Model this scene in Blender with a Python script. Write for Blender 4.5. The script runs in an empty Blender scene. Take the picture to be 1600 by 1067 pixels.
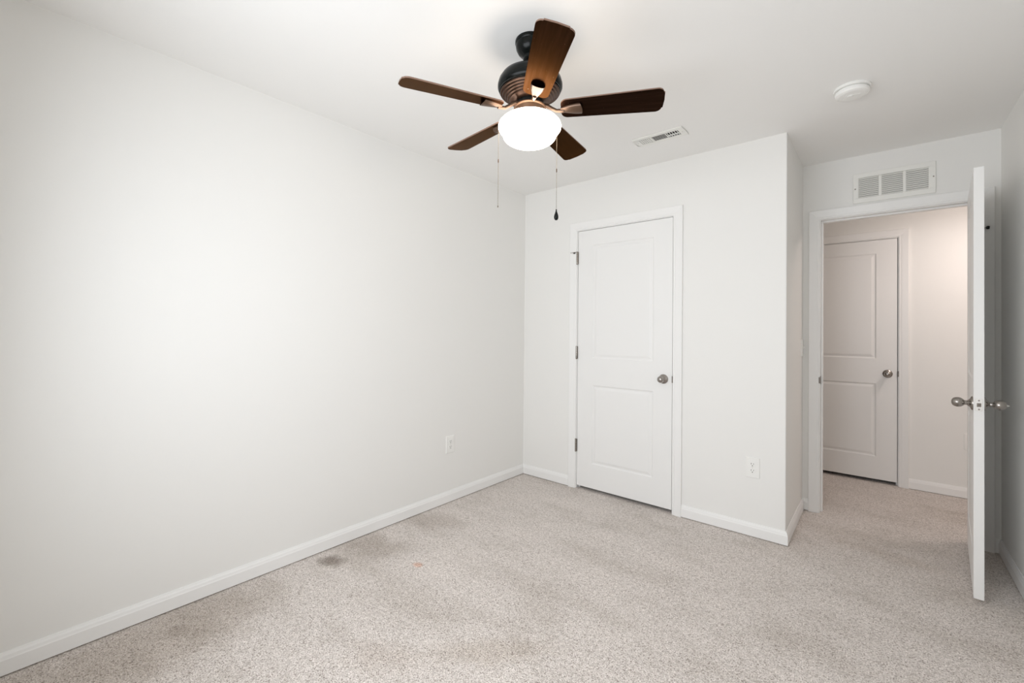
import bpy, bmesh, math, random
from mathutils import Vector, Matrix

scene = bpy.context.scene
COL = scene.collection
PI = math.pi

# ------------------------------------------------------------------ camera
YAW, PITCH, ROLL = 0.69772, 0.00911, 0.0095
cam_data = bpy.data.cameras.new('camera')
cam = bpy.data.objects.new('camera', cam_data)
COL.objects.link(cam)
F0 = Vector((-math.sin(YAW), math.cos(YAW), 0)); R0 = Vector((math.cos(YAW), math.sin(YAW), 0)); Z0 = Vector((0, 0, 1))
fwd = F0 * math.cos(PITCH) + Z0 * math.sin(PITCH)
up1 = -F0 * math.sin(PITCH) + Z0 * math.cos(PITCH)
rgt = R0 * math.cos(ROLL) + up1 * math.sin(ROLL)
up2 = -R0 * math.sin(ROLL) + up1 * math.cos(ROLL)
M = Matrix((rgt, up2, -fwd)).transposed().to_4x4()
M.translation = Vector((2.40193, -3.0326, 1.25039))
cam.matrix_world = M
cam_data.sensor_width = 36.0
cam_data.lens = 687.30674 / 1600 * 36.0
cam_data.shift_y = -(533.5 - 509.7475) / 1600
cam_data.clip_start = 0.02
scene.camera = cam

# ------------------------------------------------------------------ colour management, world and daylight
scene.view_settings.view_transform = 'Standard'
scene.view_settings.look = 'None'
scene.view_settings.gamma = 1.0
scene.view_settings.use_curve_mapping = False
scene.view_settings.exposure = 0.0
scene.cycles.max_bounces = 16
scene.cycles.diffuse_bounces = 12
scene.cycles.sample_clamp_indirect = 6.0

world = bpy.data.worlds.new('sky_world')
scene.world = world
world.use_nodes = True
world.node_tree.nodes['Background'].inputs[0].default_value = (0.62, 0.76, 1.0, 1)
world.node_tree.nodes['Background'].inputs[1].default_value = 1.0

# room dimensions (metres)
H = 2.44
X1, YE, XR = 1.975, 0.7035, 2.932       # closet corner, entry wall, right wall
YN = -3.26                              # wall behind the camera
WT = 0.114                              # wall thickness
HY = 1.777                              # far wall of the hallway
WX0, WX1, WZ0, WZ1 = 0.70, 2.23, 0.80, 2.06   # bedroom window, behind the camera

def lamp(name, kind, loc, energy, color, **kw):
    d = bpy.data.lights.new(name, kind)
    d.energy = energy; d.color = color
    for k, v in kw.items():
        setattr(d, k, v)
    o = bpy.data.objects.new(name, d)
    o.location = loc
    COL.objects.link(o)
    return o

# daylight entering through the bedroom window
day = lamp('window_daylight', 'AREA', ((WX0 + WX1) / 2, YN + 0.055, (WZ0 + WZ1) / 2), 33.0, (0.93, 0.965, 1.0),
           shape='RECTANGLE', size=WX1 - WX0 - 0.06, size_y=WZ1 - WZ0 - 0.06, spread=math.radians(166))
day.rotation_euler = (PI / 2 - 0.08, 0, 0)      # sky light slants down into the room
# hallway ceiling lamp
lamp('hallway_lamp', 'AREA', (3.15, 1.12, 2.20), 6.8, (1.0, 0.85, 0.785), shape='DISK', size=0.18)
lamp('hallway_lamp_glow', 'POINT', (3.15, 1.12, 2.23), 3.2, (1.0, 0.85, 0.785), shadow_soft_size=0.06)

# ------------------------------------------------------------------ materials
def new_mat(name):
    m = bpy.data.materials.new(name)
    m.use_nodes = True
    nt = m.node_tree
    return m, nt, nt.nodes['Principled BSDF'], nt.nodes, nt.links

def simple(name, col, rough=0.5, metal=0.0, spec=0.5):
    m, nt, b, N, L = new_mat(name)
    b.inputs['Base Color'].default_value = (*col, 1)
    b.inputs['Roughness'].default_value = rough
    b.inputs['Metallic'].default_value = metal
    b.inputs['Specular IOR Level'].default_value = spec
    return m

def tex_noise(N, L, vec, scale, detail=2, rough=0.5):
    n = N.new('ShaderNodeTexNoise')
    n.inputs['Scale'].default_value = scale
    n.inputs['Detail'].default_value = detail
    n.inputs['Roughness'].default_value = rough
    L.new(vec, n.inputs['Vector'])
    return n

def ramp(N, L, fac, stops):
    r = N.new('ShaderNodeValToRGB')
    els = r.color_ramp.elements
    while len(els) < len(stops):
        els.new(0.5)
    for e, (p, c) in zip(els, stops):
        e.position = p; e.color = (*c, 1) if len(c) == 3 else c
    L.new(fac, r.inputs['Fac'])
    return r

def mixrgb(N, L, fac, a, b, mode='MIX'):
    m = N.new('ShaderNodeMix'); m.data_type = 'RGBA'; m.blend_type = mode
    for sock, v in ((m.inputs['Factor'], fac), (m.inputs['A'], a), (m.inputs['B'], b)):
        if hasattr(v, 'is_linked'):
            L.new(v, sock)
        elif isinstance(v, tuple):
            sock.default_value = (*v, 1)
        else:
            sock.default_value = v
    return m.outputs['Result']

def paint(name, col, rough, bump=0.0, scale=260):
    m, nt, b, N, L = new_mat(name)
    b.inputs['Base Color'].default_value = (*col, 1)
    b.inputs['Roughness'].default_value = rough
    b.inputs['Specular IOR Level'].default_value = 0.3
    if bump:
        tc = N.new('ShaderNodeTexCoord')
        n = tex_noise(N, L, tc.outputs['Object'], scale, 2)
        bp = N.new('ShaderNodeBump'); bp.inputs['Strength'].default_value = bump; bp.inputs['Distance'].default_value = 0.0006
        L.new(n.outputs['Fac'], bp.inputs['Height']); L.new(bp.outputs['Normal'], b.inputs['Normal'])
    return m

M_WALL = paint('wall_paint', (0.815, 0.812, 0.795), 0.75, 0.15)
M_CEIL = paint('ceiling_paint', (0.86, 0.857, 0.845), 0.9, 0.2, 120)
M_TRIM = paint('trim_paint', (0.84, 0.84, 0.832), 0.38)
M_DOOR = paint('door_paint', (0.825, 0.825, 0.817), 0.42)
M_PLASTIC = simple('white_plastic', (0.84, 0.84, 0.82), 0.35)
M_GRILLE = simple('grille_enamel', (0.82, 0.82, 0.79), 0.4)
M_DARK = simple('vent_shade_black', (0.012, 0.011, 0.010), 0.9)
M_DUCT_SHADE = simple('duct_shade_grey', (0.16, 0.155, 0.145), 0.7)
M_SLOT = simple('slot_black', (0.03, 0.028, 0.025), 0.6)
M_NICKEL = simple('satin_nickel', (0.36, 0.335, 0.31), 0.26, 1.0)
M_STRIKE = simple('shaded_nickel', (0.17, 0.15, 0.135), 0.4, 1.0)  # nickel standing in shade, the shade put into its colour
M_PLATE = simple('latch_plate', (0.72, 0.70, 0.67), 0.35, 1.0)
M_RUBBER = simple('black_rubber', (0.012, 0.012, 0.012), 0.55)
M_BLACK = simple('oiled_bronze_black', (0.005, 0.006, 0.0055), 0.24, 0.0, 0.15)
M_COPPER = simple('bronze_copper', (0.15, 0.088, 0.055), 0.38, 0.8)
M_SKIRT = simple('dark_ribbed_bronze', (0.044, 0.024, 0.016), 0.36, 0.75)
M_IRON = simple('antique_bronze', (0.105, 0.068, 0.048), 0.34, 0.75)
M_CHAIN = simple('chain_bronze', (0.20, 0.17, 0.13), 0.4, 0.9)

def make_carpet():
    m, nt, b, N, L = new_mat('carpet_pile')
    tc = N.new('ShaderNodeTexCoord'); V = tc.outputs['Object']
    # tufts
    vo = N.new('ShaderNodeTexVoronoi'); vo.inputs['Scale'].default_value = 235; L.new(V, vo.inputs['Vector'])
    sv = N.new('ShaderNodeSeparateColor'); L.new(vo.outputs['Color'], sv.inputs[0])
    n1 = tex_noise(N, L, V, 210, 3, 0.65)
    n2 = tex_noise(N, L, V, 60, 2, 0.6)
    speck = ramp(N, L, sv.outputs[0], [(0.0, (0.46, 0.425, 0.40)), (0.06, (0.60, 0.57, 0.545)), (0.13, (0.86, 0.85, 0.835)), (0.55, (0.98, 0.98, 0.98)), (1.0, (1.12, 1.12, 1.12))])
    speck1 = ramp(N, L, n1.outputs['Fac'], [(0.36, (0.45, 0.42, 0.395)), (0.46, (0.88, 0.865, 0.85)), (0.53, (1.0, 1.0, 1.0)), (0.66, (1.14, 1.14, 1.14))])
    speck2 = ramp(N, L, n2.outputs['Fac'], [(0.35, (0.86, 0.85, 0.84)), (0.55, (1.0, 1.0, 1.0)), (0.75, (1.06, 1.06, 1.06))])
    base = mixrgb(N, L, 1.0, speck.outputs['Color'], (0.735, 0.685, 0.655), 'MULTIPLY')
    base = mixrgb(N, L, 1.0, base, speck1.outputs['Color'], 'MULTIPLY')
    base = mixrgb(N, L, 1.0, base, speck2.outputs['Color'], 'MULTIPLY')
    # brushed patches of pile and wear
    mp = N.new('ShaderNodeMapping'); mp.inputs['Rotation'].default_value = (0, 0, math.radians(35)); mp.inputs['Scale'].default_value = (1.0, 2.0, 1.0)
    L.new(V, mp.inputs['Vector'])
    n3 = tex_noise(N, L, mp.outputs['Vector'], 1.7, 4, 0.62)
    patch = ramp(N, L, n3.outputs['Fac'], [(0.32, (0.86, 0.85, 0.83)), (0.5, (1.0, 1.0, 1.0)), (0.7, (1.07, 1.07, 1.07))])
    base = mixrgb(N, L, 1.0, base, patch.outputs['Color'], 'MULTIPLY')
    # pile crushed along the long wall, soiled spots and one reddish spot
    sep = N.new('ShaderNodeSeparateXYZ'); L.new(V, sep.inputs[0])
    def spot(base, x, y, rx, ry, ang, col, wob=0.35):
        mpp = N.new('ShaderNodeMapping'); mpp.vector_type = 'TEXTURE'
        mpp.inputs['Location'].default_value = (x, y, 0)
        mpp.inputs['Rotation'].default_value = (0, 0, ang)
        mpp.inputs['Scale'].default_value = (rx, ry, 1)
        nz = tex_noise(N, L, V, 9, 3, 0.6)
        sc = N.new('ShaderNodeVectorMath'); sc.operation = 'SCALE'; sc.inputs['Scale'].default_value = wob * min(rx, ry)
        sb = N.new('ShaderNodeVectorMath'); sb.operation = 'SUBTRACT'; sb.inputs[1].default_value = (0.5, 0.5, 0.5)
        L.new(nz.outputs['Color'], sb.inputs[0]); L.new(sb.outputs[0], sc.inputs[0])
        ad = N.new('ShaderNodeVectorMath'); ad.operation = 'ADD'
        L.new(V, ad.inputs[0]); L.new(sc.outputs[0], ad.inputs[1])
        L.new(ad.outputs[0], mpp.inputs['Vector'])
        ln = N.new('ShaderNodeVectorMath'); ln.operation = 'LENGTH'; L.new(mpp.outputs[0], ln.inputs[0])
        mr = N.new('ShaderNodeMapRange'); mr.interpolation_type = 'SMOOTHSTEP'
        mr.inputs['From Min'].default_value = 1.0; mr.inputs['From Max'].default_value = 0.25
        L.new(ln.outputs['Value'], mr.inputs['Value'])
        tint = mixrgb(N, L, mr.outputs[0], (1.0, 1.0, 1.0), col)
        return mixrgb(N, L, 1.0, base, tint, 'MULTIPLY')
    base = spot(base, 0.135, -1.83, 0.11, 0.075, 0.3, (0.52, 0.49, 0.46), 1.5)
    base = spot(base, 0.16, -1.60, 0.32, 0.18, 0.5, (0.78, 0.76, 0.735), 1.2)
    base = spot(base, 0.17, -1.15, 0.34, 0.15, 0.6, (0.83, 0.81, 0.79), 1.2)
    base = spot(base, 0.20, -2.60, 0.34, 0.60, 0.1, (0.76, 0.735, 0.70), 1.0)
    base = spot(base, 0.187, -2.51, 0.07, 0.05, 0.3, (0.80, 0.78, 0.76), 1.5)
    base = spot(base, 0.517, -1.545, 0.040, 0.030, 0.3, (1.0, 0.74, 0.64), 1.0)
    base = spot(base, 1.25, -1.75, 0.35, 0.10, 0.8, (0.88, 0.86, 0.83), 1.3)
    base = spot(base, 0.95, -2.05, 0.22, 0.12, 0.5, (0.90, 0.88, 0.86), 1.3)
    base = spot(base, 2.45, 0.25, 0.35, 0.10, -0.2, (0.92, 0.90, 0.88), 1.3)
    L.new(base, b.inputs['Base Color'])
    b.inputs['Roughness'].default_value = 0.95
    b.inputs['Specular IOR Level'].default_value = 0.1
    b.inputs['Sheen Weight'].default_value = 0.15
    hm = mixrgb(N, L, 0.45, vo.outputs['Distance'], n1.outputs['Fac'])
    bp = N.new('ShaderNodeBump'); bp.inputs['Strength'].default_value = 0.75; bp.inputs['Distance'].default_value = 0.004
    L.new(hm, bp.inputs['Height']); L.new(bp.outputs['Normal'], b.inputs['Normal'])
    return m
M_CARPET = make_carpet()

def make_wood():
    m, nt, b, N, L = new_mat('walnut_blade')
    tc = N.new('ShaderNodeTexCoord')
    mp = N.new('ShaderNodeMapping'); mp.inputs['Scale'].default_value = (2.5, 60, 60)
    L.new(tc.outputs['Object'], mp.inputs['Vector'])
    n = tex_noise(N, L, mp.outputs['Vector'], 1.6, 5, 0.65)
    r = ramp(N, L, n.outputs['Fac'], [(0.30, (0.010, 0.0048, 0.0033)), (0.5, (0.017, 0.0084, 0.0058)), (0.72, (0.029, 0.0150, 0.0106))])
    n2 = tex_noise(N, L, tc.outputs['Object'], 170, 2, 0.6)
    chip = ramp(N, L, n2.outputs['Fac'], [(0.755, (0, 0, 0)), (0.775, (1, 1, 1))])
    c = mixrgb(N, L, chip.outputs['Color'], r.outputs['Color'], (0.42, 0.38, 0.33))
    L.new(c, b.inputs['Base Color'])
    b.inputs['Roughness'].default_value = 0.28
    b.inputs['Metallic'].default_value = 0.88
    b.inputs['Specular IOR Level'].default_value = 0.08
    b.inputs['Specular Tint'].default_value = (0.76, 0.57, 0.46, 1)
    return m
M_WOOD = make_wood()
M_EDGE = simple('worn_blade_edge', (0.20, 0.12, 0.085), 0.45)

def make_globe():
    m, nt, b, N, L = new_mat('lit_opal_glass')
    b.inputs['Base Color'].default_value = (0.9, 0.88, 0.85, 1)
    b.inputs['Roughness'].default_value = 0.25
    b.inputs['Emission Color'].default_value = (1.0, 0.86, 0.72, 1)
    b.inputs['Emission Strength'].default_value = 12.0
    return m
M_GLOBE = make_globe()

def make_glass():
    m, nt, b, N, L = new_mat('window_glass')
    b.inputs['Roughness'].default_value = 0.0
    b.inputs['Transmission Weight'].default_value = 1.0
    b.inputs['IOR'].default_value = 1.45
    return m
M_GLASS = make_glass()

# ------------------------------------------------------------------ mesh helpers
def link(name, bm, mat, parent=None, smooth=False, bevel=0.0, seg=1, mats=None):
    bmesh.ops.remove_doubles(bm, verts=bm.verts, dist=1e-6)
    bmesh.ops.recalc_face_normals(bm, faces=bm.faces)
    me = bpy.data.meshes.new(name)
    bm.to_mesh(me); bm.free()
    for mm in (mats or [mat]):
        me.materials.append(mm)
    if smooth:
        for p in me.polygons:
            p.use_smooth = True
    o = bpy.data.objects.new(name, me)
    COL.objects.link(o)
    if parent:
        o.parent = parent
    if bevel:
        md = o.modifiers.new('bevel', 'BEVEL'); md.width = bevel; md.segments = seg; md.limit_method = 'ANGLE'; md.angle_limit = math.radians(50)
    return o

def auto_smooth(o, deg=35):
    me = o.data
    for p in me.polygons:
        p.use_smooth = True
    bm = bmesh.new(); bm.from_mesh(me)
    for e in bm.edges:
        if len(e.link_faces) == 2 and e.calc_face_angle(0) > math.radians(deg):
            e.smooth = False
    bm.to_mesh(me); bm.free()
    return o

def struct(name, bm, mat, parent=None, **kw):
    o = link(name, bm, mat, parent, **kw)
    if parent is None:
        o['kind'] = 'structure'
    return o

def tag(o, label, cat, group=None, kind=None):
    o['label'] = label; o['category'] = cat
    if group: o['group'] = group
    if kind: o['kind'] = kind
    return o

def empty(name, loc=(0, 0, 0), rot=(0, 0, 0)):
    o = bpy.data.objects.new(name, None)
    o.empty_display_size = 0.05
    o.location = loc; o.rotation_euler = rot
    COL.objects.link(o)
    return o

def box(bm, x0, x1, y0, y1, z0, z1, mi=0):
    v = [bm.verts.new((x, y, z)) for x in (x0, x1) for y in (y0, y1) for z in (z0, z1)]
    for f in ((0, 1, 3, 2), (4, 6, 7, 5), (0, 4, 5, 1), (2, 3, 7, 6), (0, 2, 6, 4), (1, 5, 7, 3)):
        fc = bm.faces.new([v[i] for i in f]); fc.material_index = mi

def prism(bm, poly, z0, z1):
    a = [bm.verts.new((x, y, z0)) for x, y in poly]; b = [bm.verts.new((x, y, z1)) for x, y in poly]
    n = len(poly)
    bm.faces.new(a[::-1]); bm.faces.new(b)
    for i in range(n):
        bm.faces.new((a[i], a[(i + 1) % n], b[(i + 1) % n], b[i]))

def lathe(bm, prof, mat4=None, n=32, mi=0):
    """prof: (r, z) pairs; revolved about local z"""
    mat4 = mat4 or Matrix.Identity(4)
    rings = []
    for r, z in prof:
        if r < 1e-6:
            rings.append([bm.verts.new(mat4 @ Vector((0, 0, z)))])
        else:
            rings.append([bm.verts.new(mat4 @ Vector((r * math.cos(2 * PI * i / n), r * math.sin(2 * PI * i / n), z))) for i in range(n)])
    for a, b in zip(rings[:-1], rings[1:]):
        if len(a) == 1 and len(b) == 1:
            continue
        for i in range(n):
            j = (i + 1) % n
            if len(a) == 1:
                f = bm.faces.new((a[0], b[i], b[j]))
            elif len(b) == 1:
                f = bm.faces.new((a[i], a[j], b[0]))
            else:
                f = bm.faces.new((a[i], a[j], b[j], b[i]))
            f.material_index = mi
    for r in (rings[0], rings[-1]):
        if len(r) > 1:
            bm.faces.new(r).material_index = mi

def axis_mat(loc, d):
    d = Vector(d).normalized()
    q = Vector((0, 0, 1)).rotation_difference(d)
    return Matrix.Translation(loc) @ q.to_matrix().to_4x4()

def tube(bm, pts, r, n=8, caps=True):
    rings = []
    pts = [Vector(p) for p in pts]
    rr = r if isinstance(r, (list, tuple)) else [r] * len(pts)
    for i, p in enumerate(pts):
        d = (pts[min(i + 1, len(pts) - 1)] - pts[max(i - 1, 0)]).normalized()
        m = axis_mat(p, d)
        rings.append([bm.verts.new(m @ Vector((rr[i] * math.cos(2 * PI * k / n), rr[i] * math.sin(2 * PI * k / n), 0))) for k in range(n)])
    for a, b in zip(rings[:-1], rings[1:]):
        for k in range(n):
            bm.faces.new((a[k], a[(k + 1) % n], b[(k + 1) % n], b[k]))
    if caps:
        bm.faces.new(rings[0]); bm.faces.new(rings[-1])

# ------------------------------------------------------------------ room shell
bm = bmesh.new(); box(bm, -0.9, 4.7, YN - WT, HY + 0.9, -0.08, 0)
floor = struct('floor', bm, M_CARPET)
bm = bmesh.new(); box(bm, -0.9, 4.7, YN - WT, HY + 0.9, H, H + 0.08)
struct('ceiling', bm, M_CEIL)

# openings: clear jamb faces (x0, x1) and head height
CL0, CL1, CLZ = 0.542, 1.304, 2.047        # closet door
EN0, EN1, ENZ = 2.079, 2.8385, 2.040       # bedroom door
HA0, HA1, HAZ = 1.745, 2.510, 2.043        # door across the hallway
JT = 0.018

bm = bmesh.new(); box(bm, -WT, 0, YN, YE + WT, 0, H)
struct('wall_left', bm, M_WALL)

bm = bmesh.new()                            # closet front wall with its door opening
box(bm, 0, CL0 - JT, 0, WT, 0, H)
box(bm, CL0 - JT, CL1 + JT, 0, WT, CLZ + JT, H)
rc = 0.007
arc = [(X1 - rc + rc * math.sin(a), rc - rc * math.cos(a)) for a in [i * PI / 2 / 6 for i in range(7)]]
prism(bm, [(CL1 + JT, 0)] + arc + [(X1, WT), (CL1 + JT, WT)], 0, H)
struct('wall_closet_front', bm, M_WALL)

bm = bmesh.new(); box(bm, X1 - WT, X1, WT, YE, 0, H)
struct('wall_closet_side', bm, M_WALL)

bm = bmesh.new()                            # wall with the doorway to the hall
box(bm, 0, EN0 - JT, YE, YE + WT, 0, H)
box(bm, EN0 - JT, EN1 + JT, YE, YE + WT, ENZ + JT, H)
box(bm, EN1 + JT, XR + WT, YE, YE + WT, 0, H)
struct('wall_entry', bm, M_WALL)

bm = bmesh.new(); box(bm, XR, XR + WT, YN, YE, 0, H)
struct('wall_right', bm, M_WALL)

bm = bmesh.new()                            # wall behind the camera, with the window
box(bm, -WT, WX0, YN - WT, YN, 0, H); box(bm, WX1, XR + WT, YN - WT, YN, 0, H)
box(bm, WX0, WX1, YN - WT, YN, 0, WZ0); box(bm, WX0, WX1, YN - WT, YN, WZ1, H)
struct('wall_window', bm, M_WALL)

bm = bmesh.new()                            # hallway walls
box(bm, -0.6, HA0 - JT, HY, HY + WT, 0, H)
box(bm, HA0 - JT, HA1 + JT, HY, HY + WT, HAZ + JT, H)
box(bm, HA1 + JT, 4.6, HY, HY + WT, 0, H)
struct('wall_hall', bm, M_WALL)
bm = bmesh.new(); box(bm, XR + WT, 4.6, YE, YE + WT, 0, H); box(bm, 4.6, 4.7, YE, HY + WT, 0, H)
struct('wall_hall_right', bm, M_WALL)
bm = bmesh.new(); box(bm, -0.6, -WT, YE, YE + WT, 0, H); box(bm, -0.7, -0.6, YE, HY + WT, 0, H)
struct('wall_hall_left', bm, M_WALL)
bm = bmesh.new()                            # unseen box added to keep sky light from leaking under the hallway door
box(bm, HA0 - 0.25, HA0 - 0.15, HY + WT, HY + 0.8, 0, H); box(bm, HA1 + 0.15, HA1 + 0.25, HY + WT, HY + 0.8, 0, H)
box(bm, HA0 - 0.25, HA1 + 0.25, HY + 0.8, HY + 0.9, 0, H)
struct('wall_hall_light_block', bm, M_WALL)

# ------------------------------------------------------------------ baseboards
BP = [(0, 0.005), (0.0120, 0.005), (0.0125, 0.006), (0.0125, 0.058), (0.0108, 0.0615), (0.0098, 0.066), (0.0088, 0.071), (0.0060, 0.077), (0.0042, 0.083), (0, 0.083)]
def base_seg(bm, p0, p1, nrm, m0=0, m1=0):
    p0, p1, nrm = Vector((*p0, 0)), Vector((*p1, 0)), Vector((*nrm, 0))
    d = (p1 - p0).normalized()
    a = [bm.verts.new(p0 + nrm * t - d * m0 * t + Vector((0, 0, z))) for t, z in BP]
    b = [bm.verts.new(p1 + nrm * t + d * m1 * t + Vector((0, 0, z))) for t, z in BP]
    n = len(BP)
    for i in range(n):
        bm.faces.new((a[i], a[(i + 1) % n], b[(i + 1) % n], b[i]))
    bm.faces.new(a); bm.faces.new(b[::-1])
CO = 0.0675                                 # jamb face to outer edge of casing
def base(name, segs):
    bm = bmesh.new()
    for s in segs:
        base_seg(bm, *s)
    return struct(name, bm, M_TRIM)
base('baseboard_left', [((0, YN), (0, 0), (1, 0), -1, -1)])
base('baseboard_closet_front', [((0, 0), (CL0 - CO, 0), (0, -1), -1, 0), ((CL1 + CO, 0), (X1, 0), (0, -1), 0, 1)])
base('baseboard_closet_side', [((X1, 0), (X1, YE), (1, 0), 1, -1)])
base('baseboard_entry', [((X1, YE), (EN0 - CO, YE), (0, -1), -1, 0), ((EN1 + CO, YE), (XR, YE), (0, -1), 0, -1)])
base('baseboard_right', [((XR, YE), (XR, YN), (-1, 0), -1, -1)])
base('baseboard_window', [((XR, YN), (0, YN), (0, 1), -1, -1)])
base('baseboard_hall', [((HA1 + CO, HY), (4.6, HY), (0, -1)), ((-0.6, HY), (HA0 - CO, HY), (0, -1))])

# ------------------------------------------------------------------ door frames (casing, jamb, stop)
CP = [(0, 0), (0, 0.0085), (0.003, 0.0100), (0.010, 0.0108), (0.0125, 0.0092), (0.0155, 0.0112), (0.024, 0.0128), (0.042, 0.0150), (0.052, 0.0162), (0.0585, 0.0168), (0.0620, 0.0155), (0.0625, 0.0130), (0.0625, 0)]
def casing(bm, x0, x1, zt, y, sgn):
    """moulding around an opening, on the face of a wall at y; sgn is the direction it stands out"""
    rv = 0.005
    rings = []
    for corner in range(4):
        ring = []
        for d, t in CP:
            d += rv
            x = (x0 - d) if corner in (0, 1) else (x1 + d)
            z = 0 if corner in (0, 3) else zt + d
            ring.append(bm.verts.new((x, y + sgn * t, z)))
        rings.append(ring)
    n = len(CP)
    for a, b in zip(rings[:-1], rings[1:]):
        for i in range(n):
            bm.faces.new((a[i], a[(i + 1) % n], b[(i + 1) % n], b[i]))
    bm.faces.new(rings[0]); bm.faces.new(rings[-1][::-1])
def frame(name, x0, x1, zt, y0, stop0, sides):
    bm = bmesh.new()
    for y, s in sides:
        casing(bm, x0, x1, zt, y, s)
    y1 = y0 + WT
    box(bm, x0 - JT, x0, y0, y1, 0, zt + JT); box(bm, x1, x1 + JT, y0, y1, 0, zt + JT); box(bm, x0, x1, y0, y1, zt, zt + JT)
    s = 0.011
    box(bm, x0, x0 + s, stop0, stop0 + 0.036, 0, zt); box(bm, x1 - s, x1, stop0, stop0 + 0.036, 0, zt)
    box(bm, x0 + s, x1 - s, stop0, stop0 + 0.036, zt - s, zt)
    return struct(name, bm, M_TRIM, bevel=0.001)
trim_closet = frame('trim_1', CL0, CL1, CLZ, 0, 0.041, [(0, -1)])
trim_entry = frame('trim_2', EN0, EN1, ENZ, YE, YE + 0.040, [(YE, -1), (YE + WT, 1)])
trim_hall = frame('trim_3', HA0, HA1, HAZ, HY, HY + 0.041, [(HY, -1)])

# strike plate let into the left jamb of the entry frame, its lip turned out over the edge
bm = bmesh.new()
box(bm, EN0 - 0.001, EN0 + 0.0015, YE + 0.004, YE + 0.034, 0.894, 0.951)
box(bm, EN0 - 0.008, EN0 + 0.0015, YE - 0.0125, YE + 0.004, 0.902, 0.943)
sp = link('strike_plate', bm, M_STRIKE, trim_entry, bevel=0.0006)
sp['label'] = 'nickel strike plate with shade in its colour'
bm = bmesh.new()
box(bm, CL1 - 0.0015, CL1 + 0.006, -0.0095, 0.001, 0.900, 0.945)
sp = link('strike_plate', bm, M_STRIKE, trim_closet, bevel=0.0006); sp['label'] = 'nickel strike plate with shade in its colour'
bm = bmesh.new()
box(bm, HA1 - 0.0015, HA1 + 0.006, HY - 0.0095, HY + 0.001, 0.900, 0.945)
sp = link('strike_plate', bm, M_STRIKE, trim_hall, bevel=0.0006); sp['label'] = 'nickel strike plate with shade in its colour'

# ------------------------------------------------------------------ two-panel moulded doors
def slab(bm, w, h, th, stile, rows):
    """door leaf: x 0..w, y 0..th, z 0..h with moulded panels on both faces; rows = [(z0, z1)]"""
    xs = [0, stile, w - stile, w]
    zs = [0]
    for a, b in rows:
        zs += [a, b]
    zs.append(h)
    steps = [(0, 0), (0.003, 0.0030), (0.009, 0.0062), (0.016, 0.0062), (0.028, 0.0022), (0.034, 0.0010)]
    for y, s in ((0, 1), (th, -1)):
        for i in range(3):
            for j in range(len(zs) - 1):
                x0, x1, z0, z1 = xs[i], xs[i + 1], zs[j], zs[j + 1]
                if i == 1 and j % 2 == 1:
                    prev = None
                    for ins, dep in steps:
                        ring = [bm.verts.new((xx, y + s * dep, zz)) for xx, zz in ((x0 + ins, z0 + ins), (x1 - ins, z0 + ins), (x1 - ins, z1 - ins), (x0 + ins, z1 - ins))]
                        if prev:
                            for k in range(4):
                                bm.faces.new((prev[k], prev[(k + 1) % 4], ring[(k + 1) % 4], ring[k]))
                        prev = ring
                    bm.faces.new(prev)
                else:
                    bm.faces.new([bm.verts.new((xx, y, zz)) for xx, zz in ((x0, z0), (x1, z0), (x1, z1), (x0, z1))])
    for j in range(len(zs) - 1):
        for x in (0, w):
            bm.faces.new([bm.verts.new(p) for p in ((x, 0, zs[j]), (x, th, zs[j]), (x, th, zs[j + 1]), (x, 0, zs[j + 1]))])
    for i in range(3):
        for z in (0, h):
            bm.faces.new([bm.verts.new(p) for p in ((xs[i], 0, z), (xs[i + 1], 0, z), (xs[i + 1], th, z), (xs[i], th, z))])

KNOB = [(0.0105, 0.010), (0.0105, 0.026), (0.0125, 0.030), (0.0175, 0.0345), (0.0215, 0.041), (0.0235, 0.049), (0.0230, 0.057), (0.0200, 0.0645), (0.0150, 0.0700), (0.0085, 0.0730), (0, 0.0738)]
ROSE = [(0.033, 0), (0.033, 0.0035), (0.0305, 0.0065), (0.022, 0.0095), (0.0165, 0.0135), (0.0135, 0.018), (0.0115, 0.020)]
def door_knob(parent, loc, d, button=False):
    bm = bmesh.new(); lathe(bm, KNOB, axis_mat(loc, d), 36)
    k = auto_smooth(link('door_knob', bm, M_NICKEL, parent), 50); k['label'] = 'satin nickel egg-shaped knob'
    bm = bmesh.new(); lathe(bm, ROSE, axis_mat(loc, d), 36)
    auto_smooth(link('rose', bm, M_NICKEL, k), 50)
    if button:
        bm = bmesh.new()
        m = axis_mat(Vector(loc) + Vector(d).normalized() * 0.0725, d)
        lathe(bm, [(0.006, 0), (0.006, 0.002), (0.003, 0.0035), (0.003, 0.008), (0.0015, 0.0095), (0, 0.0096)], m, 16)
        auto_smooth(link('turn_button', bm, M_PLATE, k), 50)
    return k

def hinge(parent, x, y, z, hh=0.098, stop=None):
    bm = bmesh.new()
    m = Matrix.Translation((x, y, z))
    prof = [(0, -hh / 2 - 0.004), (0.004, -hh / 2 - 0.003), (0.0062, -hh / 2)]
    for k in range(5):
        a, b = -hh / 2 + k * hh / 5, -hh / 2 + (k + 1) * hh / 5
        prof += [(0.0066, a + 0.0006), (0.0066, b - 0.0006), (0.0058, b)]
    prof += [(0.0062, hh / 2), (0.004, hh / 2 + 0.003), (0, hh / 2 + 0.004)]
    lathe(bm, prof, m, 14)
    box(bm, x - 0.003, x + 0.010, y + 0.004, y + 0.0075, z - hh / 2, z + hh / 2)
    h = link('hinge', bm, M_NICKEL, parent)
    auto_smooth(h, 40); h['label'] = 'nickel barrel hinge'
    return h

DW, DTH = 0.7560, 0.0350
STILE, ROWS = 0.134, [(0.190, 0.803), (1.012, 1.897)]
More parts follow.
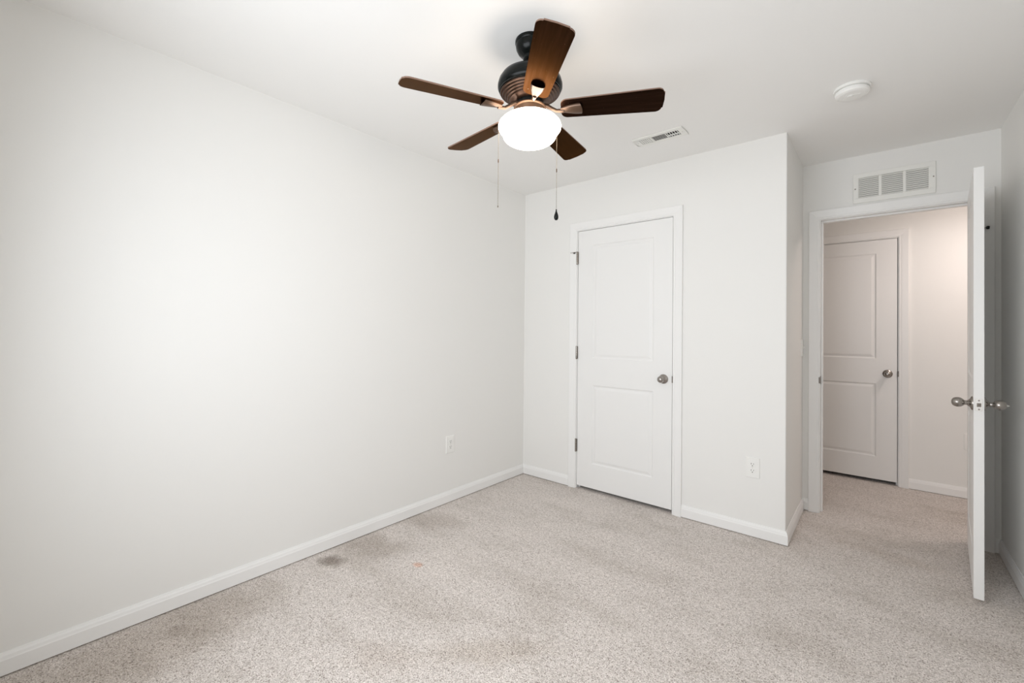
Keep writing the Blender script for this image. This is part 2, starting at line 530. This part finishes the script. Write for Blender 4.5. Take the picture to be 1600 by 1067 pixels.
# closet door, shut
bm = bmesh.new(); slab(bm, DW, 2.018, DTH, STILE, ROWS)
d1 = struct('door_1', bm, M_DOOR, bevel=0.0012)
d1.location = (CL0 + 0.003, 0.002, 0.026)
tag(d1, 'white two-panel closet door, shut, on the wall beside the left corner', 'door', kind='structure')
door_knob(d1, (DW - 0.0600, 0, 0.895), (0, -1, 0))
for z in (1.806, 1.052, 0.316):
    h = hinge(d1, -0.0050, -0.0105, z)
    if z > 1.5:
        bm = bmesh.new()
        zz = z + 0.046
        box(bm, -0.013, 0.004, -0.019, -0.003, zz, zz + 0.004)
        tube(bm, [(-0.010, -0.012, zz + 0.002), (-0.030, -0.030, zz - 0.002), (-0.050, -0.042, zz - 0.004)], 0.0022, 8)
        st = link('door_stop', bm, M_NICKEL, h); st['label'] = 'hinge pin door stop'
        bm = bmesh.new()
        tube(bm, [(-0.020, -0.018, zz - 0.001), (-0.026, -0.018, zz - 0.003), (-0.034, -0.018, zz - 0.004)], [0.004, 0.0075, 0.006], 12)
        t = link('rubber_tip', bm, M_RUBBER, h); t['label'] = 'black rubber bumper tip'

# bedroom door, standing open into the room; its origin is the hinge pin
PIN = (EN1, YE - 0.0085)
OPEN = math.radians(85.5)
bm = bmesh.new(); slab(bm, DW, 2.016, DTH, STILE, ROWS)
d2 = struct('door_2', bm, M_DOOR, bevel=0.0012)
# closed leaf would run from the pin towards -x; room face towards -y
d2.data.transform(Matrix.Translation((-DW - 0.0025, 0.0085, 0)))
d2.location = (PIN[0], PIN[1], 0.021); d2.rotation_euler = (0, 0, OPEN)
tag(d2, 'white two-panel bedroom door standing open beside the right wall', 'door', kind='structure')
KX, KZ = -DW - 0.0025 + 0.060, 0.902
door_knob(d2, (KX, 0.0085, KZ), (0, -1, 0), True)
door_knob(d2, (KX, 0.0085 + DTH, KZ), (0, 1, 0))
xe = -DW - 0.0025
bm = bmesh.new()
yc = 0.0085 + DTH / 2
box(bm, xe - 0.0008, xe + 0.002, yc - 0.0125, yc + 0.0125, KZ - 0.0285, KZ + 0.0285)
lp = link('latch_plate', bm, M_PLATE, d2, bevel=0.0006); lp['label'] = 'nickel latch plate on the door edge'
bm = bmesh.new()
poly = [(xe + 0.001, yc - 0.0075), (xe - 0.0015, yc - 0.0075), (xe - 0.010, yc + 0.0055), (xe - 0.010, yc + 0.0075), (xe + 0.001, yc + 0.0075)]
prism(bm, poly, KZ - 0.0085, KZ + 0.0085)
link('latch_bolt', bm, M_NICKEL, lp, bevel=0.0006)
for dz in (-0.0205, 0.0205):
    bm = bmesh.new()
    lathe(bm, [(0.0036, 0), (0.0036, 0.0006), (0.0025, 0.0010), (0, 0.0010)], axis_mat((xe - 0.0008, yc, KZ + dz), (-1, 0, 0)), 14)
    link('screw', bm, M_NICKEL, lp)
for z in (1.806, 1.052, 0.316):
    h = hinge(d2, 0, 0, z)
    if z > 1.5:
        bm = bmesh.new()
        zz = z + 0.046
        # arm points at the casing beside the pin (drawn in the leaf's own axes)
        tube(bm, [(-0.004, 0.004, zz + 0.002), (-0.012, -0.016, zz), (-0.014, -0.034, zz - 0.002)], 0.0028, 8)
        link('door_stop', bm, M_NICKEL, h)
        bm = bmesh.new()
        tube(bm, [(-0.014, -0.032, zz - 0.002), (-0.0145, -0.038, zz - 0.002), (-0.015, -0.046, zz - 0.003)], [0.007, 0.0100, 0.0080], 14)
        t = link('rubber_tip', bm, M_RUBBER, h); t['label'] = 'black rubber bumper tip'

# door across the hallway, shut
bm = bmesh.new(); slab(bm, HA1 - HA0 - 0.007, 2.010, DTH, STILE, ROWS)
d3 = struct('door_3', bm, M_DOOR, bevel=0.0012)
d3.location = (HA0 + 0.003, HY + 0.002, 0.030)
tag(d3, 'white two-panel door, shut, across the hallway beyond the doorway', 'door', kind='structure')
door_knob(d3, (HA1 - HA0 - 0.007 - 0.060, 0, 0.889), (0, -1, 0))

# ------------------------------------------------------------------ bedroom window behind the camera
bm = bmesh.new()
fw = 0.045
for a, b, c, d in ((WX0, WX0 + fw, WZ0, WZ1), (WX1 - fw, WX1, WZ0, WZ1), (WX0 + fw, WX1 - fw, WZ0, WZ0 + fw), (WX0 + fw, WX1 - fw, WZ1 - fw, WZ1), (WX0 + fw, WX1 - fw, (WZ0 + WZ1) / 2 - 0.02, (WZ0 + WZ1) / 2 + 0.02)):
    box(bm, a, b, YN - 0.09, YN - 0.03, c, d)
win = struct('window_1', bm, M_TRIM)
bm = bmesh.new(); box(bm, WX0 + fw, WX1 - fw, YN - 0.066, YN - 0.060, WZ0 + fw, WZ1 - fw)
link('window_pane', bm, M_GLASS, win)
bm = bmesh.new(); box(bm, WX0 - 0.04, WX1 + 0.04, YN, YN + 0.05, WZ0 - 0.02, WZ0 - 0.001)
struct('trim_4', bm, M_TRIM)

# ------------------------------------------------------------------ ceiling fan
AX, AY = 1.2966, -1.6135
fan = empty('ceiling_fan', (AX, AY, H))
tag(fan, 'dark bronze five-blade ceiling fan with lit opal globe hanging from the ceiling', 'ceiling fan')
def Z(z): return z - H
def fan_part(name, prof, mat, parent=fan, n=64, deg=40):
    bm = bmesh.new(); lathe(bm, [(r, Z(z)) for r, z in prof], None, n)
    return auto_smooth(link(name, bm, mat, parent), deg)
fan_part('canopy', [(0.0, 2.4399), (0.061, 2.4399), (0.0625, 2.436), (0.0625, 2.428), (0.0595, 2.424), (0.0600, 2.418), (0.0575, 2.404), (0.0510, 2.391), (0.0430, 2.382), (0.0335, 2.377), (0.0300, 2.374), (0.0295, 2.362), (0.0255, 2.358), (0, 2.358)], M_BLACK)
fan_part('downrod', [(0, 2.365), (0.013, 2.365), (0.013, 2.300), (0, 2.300)], M_BLACK, n=24)
fan_part('motor_housing', [(0, 2.312), (0.026, 2.312), (0.030, 2.309), (0.070, 2.306), (0.098, 2.300), (0.117, 2.289), (0.128, 2.272), (0.1325, 2.255), (0.1325, 2.244), (0.129, 2.236), (0.125, 2.232), (0.125, 2.228), (0.118, 2.226), (0, 2.226)], M_BLACK)
rib = [(0, 2.226), (0.1215, 2.226)]
for k in range(5):
    r = 0.1215 - k * 0.0095; z = 2.226 - k * 0.0068
    rib += [(r, z), (r + 0.0015, z - 0.0018), (r - 0.001, z - 0.0050), (r - 0.006, z - 0.0060)]
rib += [(0.070, 2.190), (0.062, 2.186), (0, 2.186)]
c = fan_part('motor_skirt', rib, M_SKIRT); c['label'] = 'ribbed copper-brown lower ring of the motor'
fan_part('flywheel', [(0, 2.186), (0.050, 2.186), (0.056, 2.184), (0.056, 2.170), (0.050, 2.168), (0, 2.168)], M_BLACK)
fit = fan_part('light_fitter', [(0, 2.168), (0.060, 2.168), (0.0645, 2.1665), (0.0655, 2.163), (0.0635, 2.160), (0.0610, 2.158), (0.0590, 2.146), (0.0575, 2.134), (0.0585, 2.126), (0.050, 2.124), (0, 2.124)], M_COPPER)
fit['label'] = 'copper-brown light fitter cup'
for k in range(3):
    a = k * 2 * PI / 3 + 0.55
    bm = bmesh.new()
    m = axis_mat((0.058 * math.cos(a), 0.058 * math.sin(a), Z(2.136)), (math.cos(a), math.sin(a), 0))
    lathe(bm, [(0.003, 0), (0.003, 0.008), (0.0055, 0.009), (0.0055, 0.013), (0, 0.014)], m, 12)
    auto_smooth(link('thumbscrew', bm, M_COPPER, fit))
g = fan_part('light_globe', [(0.050, 2.132), (0.058, 2.131), (0.075, 2.1275), (0.098, 2.119), (0.115, 2.108), (0.125, 2.097), (0.1290, 2.086), (0.1280, 2.077), (0.1235, 2.069), (0.1165, 2.062), (0.1115, 2.0575), (0.1100, 2.054), (0.1098, 2.049), (0.1070, 2.040), (0.099, 2.031), (0.086, 2.023), (0.067, 2.0155), (0.043, 2.0110), (0.018, 2.0090), (0, 2.0085)], M_GLOBE, n=72, deg=60)
g['label'] = 'lit white opal glass bowl'

# blades: one built along +x, each with its iron, then copied around
PH, PT, BZ = 4.2655, math.radians(12.7), 2.1486
R_IN, R_OUT, W_IN, W_OUT, BT = 0.128, 0.527, 0.100, 0.124, 0.0055
def blade_outline():
    pts = []
    def corner(cx, cy, r, a0, a1, n=7):
        for i in range(n + 1):
            a = a0 + (a1 - a0) * i / n
            pts.append((cx + r * math.cos(a), cy + r * math.sin(a)))
    ro, ri = 0.024, 0.026
    corner(R_IN + ri, -W_IN / 2 + ri, ri, PI, 1.5 * PI)
    corner(R_OUT - 0.006 - ro, -W_OUT / 2 + ro, ro, 1.5 * PI, 2 * PI - 0.12)
    for t in (-0.5, 0, 0.5):
        pts.append((R_OUT - 0.004 * t * t * 4 * 0.6, t * 0.08))
    corner(R_OUT - 0.006 - ro, W_OUT / 2 - ro, ro, 0.12, 0.5 * PI)
    corner(R_IN + ri, W_IN / 2 - ri, ri, 0.5 * PI, PI)
    return pts
OUT = blade_outline()
def blade_mesh():
    bm = bmesh.new()
    a = [bm.verts.new((x, y, -BT / 2)) for x, y in OUT]; b = [bm.verts.new((x, y, BT / 2)) for x, y in OUT]
    bm.faces.new(a[::-1]); bm.faces.new(b)
    for i in range(len(OUT)):
        f = bm.faces.new((a[i], a[(i + 1) % len(OUT)], b[(i + 1) % len(OUT)], b[i])); f.material_index = 1
    return bm
def iron_mesh():
    """neck from the flywheel plus a hollow scoop screwed under the blade root"""
    bm = bmesh.new()
    # neck, in blade axes (z down is under the blade)
    tube(bm, [(0.050, 0, 0.022), (0.072, 0, 0.018), (0.092, 0, 0.004), (0.110, 0, -0.008), (0.128, 0, -0.010), (0.140, 0, -0.009)], [0.010, 0.0085, 0.007, 0.007, 0.008, 0.009], 12)
    secs = []
    N2 = 12
    for s in range(9):
        t = s / 8
        x = 0.126 + 0.078 * t
        w = 0.010 + 0.017 * math.sin(t * PI / 2)
        hgt = 0.009 + 0.007 * t
        ring = []
        for inner in (0, 1):
            k = 1 - 0.14 * inner
            for i in range(N2 + 1):
                a = PI * i / N2
                ring.append((x + (0.010 * math.sin(a) if s == 8 else 0), w * k * math.cos(a), -BT / 2 - 0.0002 - hgt * k * math.sin(a) ** 0.8))
        secs.append([bm.verts.new(p) for p in ring])
    n = N2 + 1
    for a, b in zip(secs[:-1], secs[1:]):
        for i in range(N2):
            bm.faces.new((a[i], a[i + 1], b[i + 1], b[i]))
            bm.faces.new((a[n + i], b[n + i], b[n + i + 1], a[n + i + 1]))
    for i in range(N2):
        for s in (secs[0], secs[-1]):
            bm.faces.new((s[i], s[i + 1], s[n + i + 1], s[n + i]))
    return bm
def screws_mesh(x, y):
    bm = bmesh.new()
    lathe(bm, [(0.005, 0), (0.005, 0.0012), (0.003, 0.0026), (0, 0.003)], axis_mat((x, y, BT / 2), (0, 0, 1)), 12)
    return bm
bl0 = auto_smooth(link('fan_blade', blade_mesh(), None, fan, mats=[M_WOOD, M_EDGE]), 40)
ir0 = auto_smooth(link('blade_iron', iron_mesh(), M_IRON, bl0), 50); ir0['label'] = 'bronze bracket under the blade root'
for k in range(5):
    if k == 0:
        bl = bl0
    else:
        bl = bl0.copy(); COL.objects.link(bl); bl.parent = fan
        ir = ir0.copy(); COL.objects.link(ir); ir.parent = bl
    bl.matrix_local = Matrix.Translation((0, 0, Z(BZ))) @ Matrix.Rotation(PH + k * 2 * PI / 5, 4, 'Z') @ Matrix.Rotation(-PT, 4, 'X')

# pull chains
def chain(side, z_end, joint_z, finial):
    d = R0 * side + F0 * 0.035
    dn = d.normalized(); r = d.length
    def P(rad, z): return Vector((dn.x * rad, dn.y * rad, Z(z)))
    pts = [P(0.058, 2.150), P(0.080, 2.146), P(0.105, 2.132), P(0.124, 2.112), P(r - 0.0005, 2.090), P(r, 2.070)]
    top = 2.070
    n = 150
    pitch = 0.0031
    bm = bmesh.new()
    # beads strung on a thin wire
    full = pts + [P(r, z_end)]
    tube(bm, full, 0.00055, 6)
    def bead(p, rad):
        lathe(bm, [(0, -rad), (rad * 0.75, -rad * 0.66), (rad, 0), (rad * 0.75, rad * 0.66), (0, rad)], Matrix.Translation(p), 6)
    z = top
    while z > z_end:
        bead(P(r, z), 0.0012); z -= pitch
    ch = link('pull_chain', bm, M_CHAIN, fan)
    bm = bmesh.new()
    lathe(bm, [(0, 0.008), (0.0022, 0.007), (0.0022, -0.007), (0, -0.008)], Matrix.Translation(P(r, joint_z)), 10)
    link('chain_connector', bm, M_IRON, ch)
    bm = bmesh.new()
    if finial:
        L0 = [(0, 0.010), (0.0025, 0.009), (0.0028, 0.002), (0.0045, -0.004), (0.0080, -0.014), (0.0095, -0.022), (0.0085, -0.030), (0.0050, -0.0355), (0, -0.037)]
        lathe(bm, L0, Matrix.Translation(P(r, z_end)), 20)
        f = auto_smooth(link('chain_pull', bm, M_BLACK, ch)); f['label'] = 'black teardrop pull'
    else:
        lathe(bm, [(0, 0.003), (0.0022, 0.002), (0.0026, -0.002), (0.0018, -0.005), (0, -0.006)], Matrix.Translation(P(r, z_end)), 12)
        link('chain_end', bm, M_CHAIN, ch)
chain(-0.1285, 1.768, 1.958, False)
chain(0.1155, 1.748, 1.920, True)

# ------------------------------------------------------------------ ceiling register
VX, VY, VL, VW = 1.366, -0.410, 0.306, 0.128
vent = empty('ceiling_vent', (VX, VY, H))
tag(vent, 'white three-way metal air vent in the ceiling near the closet', 'air vent')
bm = bmesh.new()
OPN = [(-0.118, -0.046), (-0.040, 0.040), (0.046, 0.118)]
hy = 0.036
t0, t1 = -0.0065, 0.0
ys = [-VW / 2, -hy, hy, VW / 2]
xs = [-VL / 2] + [v for o in OPN for v in o] + [VL / 2]
box(bm, xs[0], xs[-1], ys[0], ys[1], t0, t1); box(bm, xs[0], xs[-1], ys[2], ys[3], t0, t1)
for i in range(0, len(xs), 2):
    box(bm, xs[i], xs[i + 1], ys[1], ys[2], t0, t1)
link('vent_frame', bm, M_GRILLE, vent, bevel=0.002)
bm = bmesh.new(); box(bm, xs[1], xs[-2], -hy, hy, -0.0008, -0.0001)
link('vent_shade_sheet', bm, M_DARK, vent)  # flat black sheet, paints the darkness behind the slats
def vslat(x0, x1, y0, y1, tilt, along):
    """thin tilted blade; along = 'x' or 'y'"""
    bm = bmesh.new(); th = 0.0008
    zc = -0.0038; hw = 0.0042
    if along == 'y':
        xc = (x0 + x1) / 2; dx, dz = hw * math.sin(tilt), hw * abs(math.cos(tilt)) * 0.6
        v = [(xc - dx, zc + dz), (xc + dx, zc - dz), (xc + dx + th, zc - dz), (xc - dx + th, zc + dz)]
        a = [bm.verts.new((x, y0, z)) for x, z in v]; b = [bm.verts.new((x, y1, z)) for x, z in v]
    else:
        ycn = (y0 + y1) / 2; dy, dz = hw * math.sin(tilt), hw * abs(math.cos(tilt)) * 0.6
        v = [(ycn - dy, zc + dz), (ycn + dy, zc - dz), (ycn + dy + th, zc - dz), (ycn - dy + th, zc + dz)]
        a = [bm.verts.new((x0, y, z)) for y, z in v]; b = [bm.verts.new((x1, y, z)) for y, z in v]
    for i in range(4):
        bm.faces.new((a[i], a[(i + 1) % 4], b[(i + 1) % 4], b[i]))
    bm.faces.new(a); bm.faces.new(b)
    return bm
for k in range(6):
    x = OPN[0][0] + (k + 0.5) * (OPN[0][1] - OPN[0][0]) / 6
    link('slat', vslat(x, x, -hy, hy, -1.0, 'y'), M_GRILLE, vent)
for k in range(7):
    y = -hy + (k + 0.5) * 2 * hy / 7
    link('slat', vslat(OPN[1][0], OPN[1][1], y, y, -1.15, 'x'), M_GRILLE, vent)
for k in range(5):
    x = OPN[2][0] + (k + 0.5) * (OPN[2][1] - OPN[2][0]) / 5
    link('slat', vslat(x, x, -hy, hy, 0.9, 'y'), M_GRILLE, vent)
bm = bmesh.new(); box(bm, OPN[2][0], OPN[2][1], 0.006, 0.012, t0, -0.001)
link('cross_bar', bm, M_GRILLE, vent)
for x in (-VL / 2 + 0.017, VL / 2 - 0.017):
    bm = bmesh.new(); lathe(bm, [(0, -0.002), (0.0035, -0.0015), (0.0035, 0)], Matrix.Translation((x, 0, t0)), 12)
    link('screw', bm, M_PLATE, vent)

# ------------------------------------------------------------------ return air grille above the doorway
GX0, GX1, GZ0, GZ1 = 2.2585, 2.6595, 2.1205, 2.3185
gr = empty('return_air_grille', ((GX0 + GX1) / 2, YE, (GZ0 + GZ1) / 2))
tag(gr, 'white louvred return air grille on the wall above the open doorway', 'air vent')
gc = (GX0 + GX1) / 2; gz = (GZ0 + GZ1) / 2
gx = [GX0 - gc, -0.1715, -0.0695, -0.0530, 0.0490, 0.0655, 0.1680, GX1 - gc]
bzh = 0.0675
bm = bmesh.new()
y0, y1 = -0.0085, 0.0
box(bm, gx[0], gx[-1], y0, y1, GZ0 - gz, -bzh); box(bm, gx[0], gx[-1], y0, y1, bzh, GZ1 - gz)
for i in range(0, 8, 2):
    box(bm, gx[i], gx[i + 1], y0, y1, -bzh, bzh)
link('grille_frame', bm, M_GRILLE, gr, bevel=0.003, seg=2)
bm = bmesh.new(); box(bm, gx[1], gx[6], -0.0006, -0.0001, -bzh, bzh)
link('grille_shade_sheet', bm, M_DUCT_SHADE, gr)  # thin sheet on the wall, shade between the louvres painted as grey
for i in (1, 3, 5):
    for k in range(11):
        z = -bzh + (k + 0.5) * 2 * bzh / 11
        bm = bmesh.new()
        prof = [(-0.0078, z - 0.0050), (-0.0070, z - 0.0052), (-0.0010, z + 0.0056), (-0.0018, z + 0.0060)]
        a = [bm.verts.new((gx[i], y, zz)) for y, zz in prof]; b = [bm.verts.new((gx[i + 1], y, zz)) for y, zz in prof]
        for q in range(4):
            bm.faces.new((a[q], a[(q + 1) % 4], b[(q + 1) % 4], b[q]))
        bm.faces.new(a); bm.faces.new(b)
        link('louver', bm, M_GRILLE, gr)
for x, z in ((gx[0] + 0.011, -0.002), (gx[-1] - 0.010, 0.003)):
    bm = bmesh.new(); lathe(bm, [(0.0042, 0), (0.0040, 0.001), (0.002, 0.0018), (0, 0.0018)], axis_mat((x, y0, z), (0, -1, 0)), 14)
    link('screw', bm, M_NICKEL, gr)

# ------------------------------------------------------------------ smoke detector
sm = empty('smoke_detector', (2.293, -0.356, H))
tag(sm, 'round white smoke detector on the ceiling in front of the open doorway', 'smoke detector')
bm = bmesh.new(); lathe(bm, [(0, -0.0001), (0.0725, -0.0001), (0.0735, -0.002), (0.0735, -0.010), (0.071, -0.0125), (0, -0.0125)], None, 56)
auto_smooth(link('base_ring', bm, M_PLASTIC, sm), 40)
bm = bmesh.new(); lathe(bm, [(0, -0.0125), (0.0600, -0.0125), (0.0600, -0.0180), (0.0675, -0.0185), (0.0680, -0.026), (0.0655, -0.034), (0.058, -0.0385), (0.048, -0.0400), (0, -0.0400)], None, 56)
auto_smooth(link('housing', bm, M_PLASTIC, sm), 40)
bm = bmesh.new(); box(bm, -0.030, 0.030, -0.020, 0.020, -0.0415, -0.0398)
bx = link('cover_panel', bm, M_PLASTIC, sm, bevel=0.0012)
bm = bmesh.new(); lathe(bm, [(0.0125, 0), (0.0125, 0.0015), (0.0105, 0.0022), (0.009, 0.0010), (0.0085, 0.0026), (0, 0.0030)], axis_mat((-0.008, -0.004, -0.0415), (0, 0, -1)), 28)
auto_smooth(link('test_button', bm, M_PLASTIC, sm), 30)
sm.rotation_euler = (0, 0, 0.35)

# ------------------------------------------------------------------ outlets and switch (built facing -y at the origin)
def rounded_rect(w, h, r, n=5):
    pts = []
    for cx, cz, a0 in ((w / 2 - r, -h / 2 + r, -PI / 2), (w / 2 - r, h / 2 - r, 0), (-w / 2 + r, h / 2 - r, PI / 2), (-w / 2 + r, -h / 2 + r, PI)):
        for i in range(n + 1):
            a = a0 + PI / 2 * i / n
            pts.append((cx + r * math.cos(a), cz + r * math.sin(a)))
    return pts
def plate_mesh(w, h, r, t, bev):
    bm = bmesh.new()
    lv = [(0, 0), (0, t - bev), (bev, t)]
    rings = []
    for ins, d in lv:
        rings.append([bm.verts.new((x, -d, z)) for x, z in rounded_rect(w - 2 * ins, h - 2 * ins, r)])
    n = len(rings[0])
    for a, b in zip(rings[:-1], rings[1:]):
        for i in range(n):
            bm.faces.new((a[i], a[(i + 1) % n], b[(i + 1) % n], b[i]))
    bm.faces.new(rings[0]); bm.faces.new(rings[-1])
    return bm
def outlet(label, loc, rotz):
    o = empty('power_outlet', loc, (0, 0, rotz))
    tag(o, label, 'outlet', 'white wall outlets')
    link('cover_plate', plate_mesh(0.0775, 0.1230, 0.003, 0.0055, 0.0022), M_PLASTIC, o)
    for dz in (0.0195, -0.0195):
        bm = plate_mesh(0.0335, 0.0285, 0.0105, 0.0078, 0.0006)
        bm.transform(Matrix.Translation((0, 0, dz)))
        rc_ = link('receptacle', bm, M_PLASTIC, o)
        bm = bmesh.new()
        box(bm, -0.0078, -0.0054, -0.0081, -0.0070, dz + 0.0000, dz + 0.0090)
        box(bm, 0.0054, 0.0076, -0.0081, -0.0070, dz + 0.0010, dz + 0.0082)
        lathe(bm, [(0.0029, 0), (0.0029, 0.0008), (0, 0.0008)], axis_mat((0, -0.0073, dz - 0.0072), (0, -1, 0)), 12)
        link('socket_slot', bm, M_SLOT, rc_)
    bm = bmesh.new(); lathe(bm, [(0.0030, 0), (0.0028, 0.0010), (0, 0.0014)], axis_mat((0, -0.0055, 0), (0, -1, 0)), 12)
    link('screw', bm, M_PLATE, o)
    return o
outlet('white duplex outlet low on the long left wall', (0, -0.858, 0.4175), PI / 2)
outlet('white duplex outlet low on the wall between the closet door and the corner', (1.800, 0, 0.4215), 0)
outlet('white outlet low on the hallway wall, mostly hidden by the open door', (2.929, HY, 0.433), 0)

sw = empty('light_switch', (X1, 0.655, 1.146), (0, 0, PI / 2))
tag(sw, 'white toggle light switch on the narrow wall beside the doorway', 'light switch')
link('cover_plate', plate_mesh(0.0700, 0.1200, 0.003, 0.0060, 0.0022), M_PLASTIC, sw)
bm = bmesh.new()
a = [(-0.0050, -0.005, -0.010), (0.0050, -0.005, -0.010), (0.0050, -0.005, 0.010), (-0.0050, -0.005, 0.010)]
b = [(-0.0035, -0.019, 0.003), (0.0035, -0.019, 0.003), (0.0035, -0.017, 0.009), (-0.0035, -0.017, 0.009)]
va = [bm.verts.new(p) for p in a]; vb = [bm.verts.new(p) for p in b]
for i in range(4):
    bm.faces.new((va[i], va[(i + 1) % 4], vb[(i + 1) % 4], vb[i]))
bm.faces.new(va); bm.faces.new(vb)
link('toggle', bm, M_PLASTIC, sw, bevel=0.0008)
for dz in (0.030, -0.030):
    bm = bmesh.new(); lathe(bm, [(0.0032, 0), (0.0030, 0.0010), (0, 0.0016)], axis_mat((0, -0.006, dz), (0, -1, 0)), 12)
    link('screw', bm, M_PLATE, sw)

bpy.context.view_layer.update()
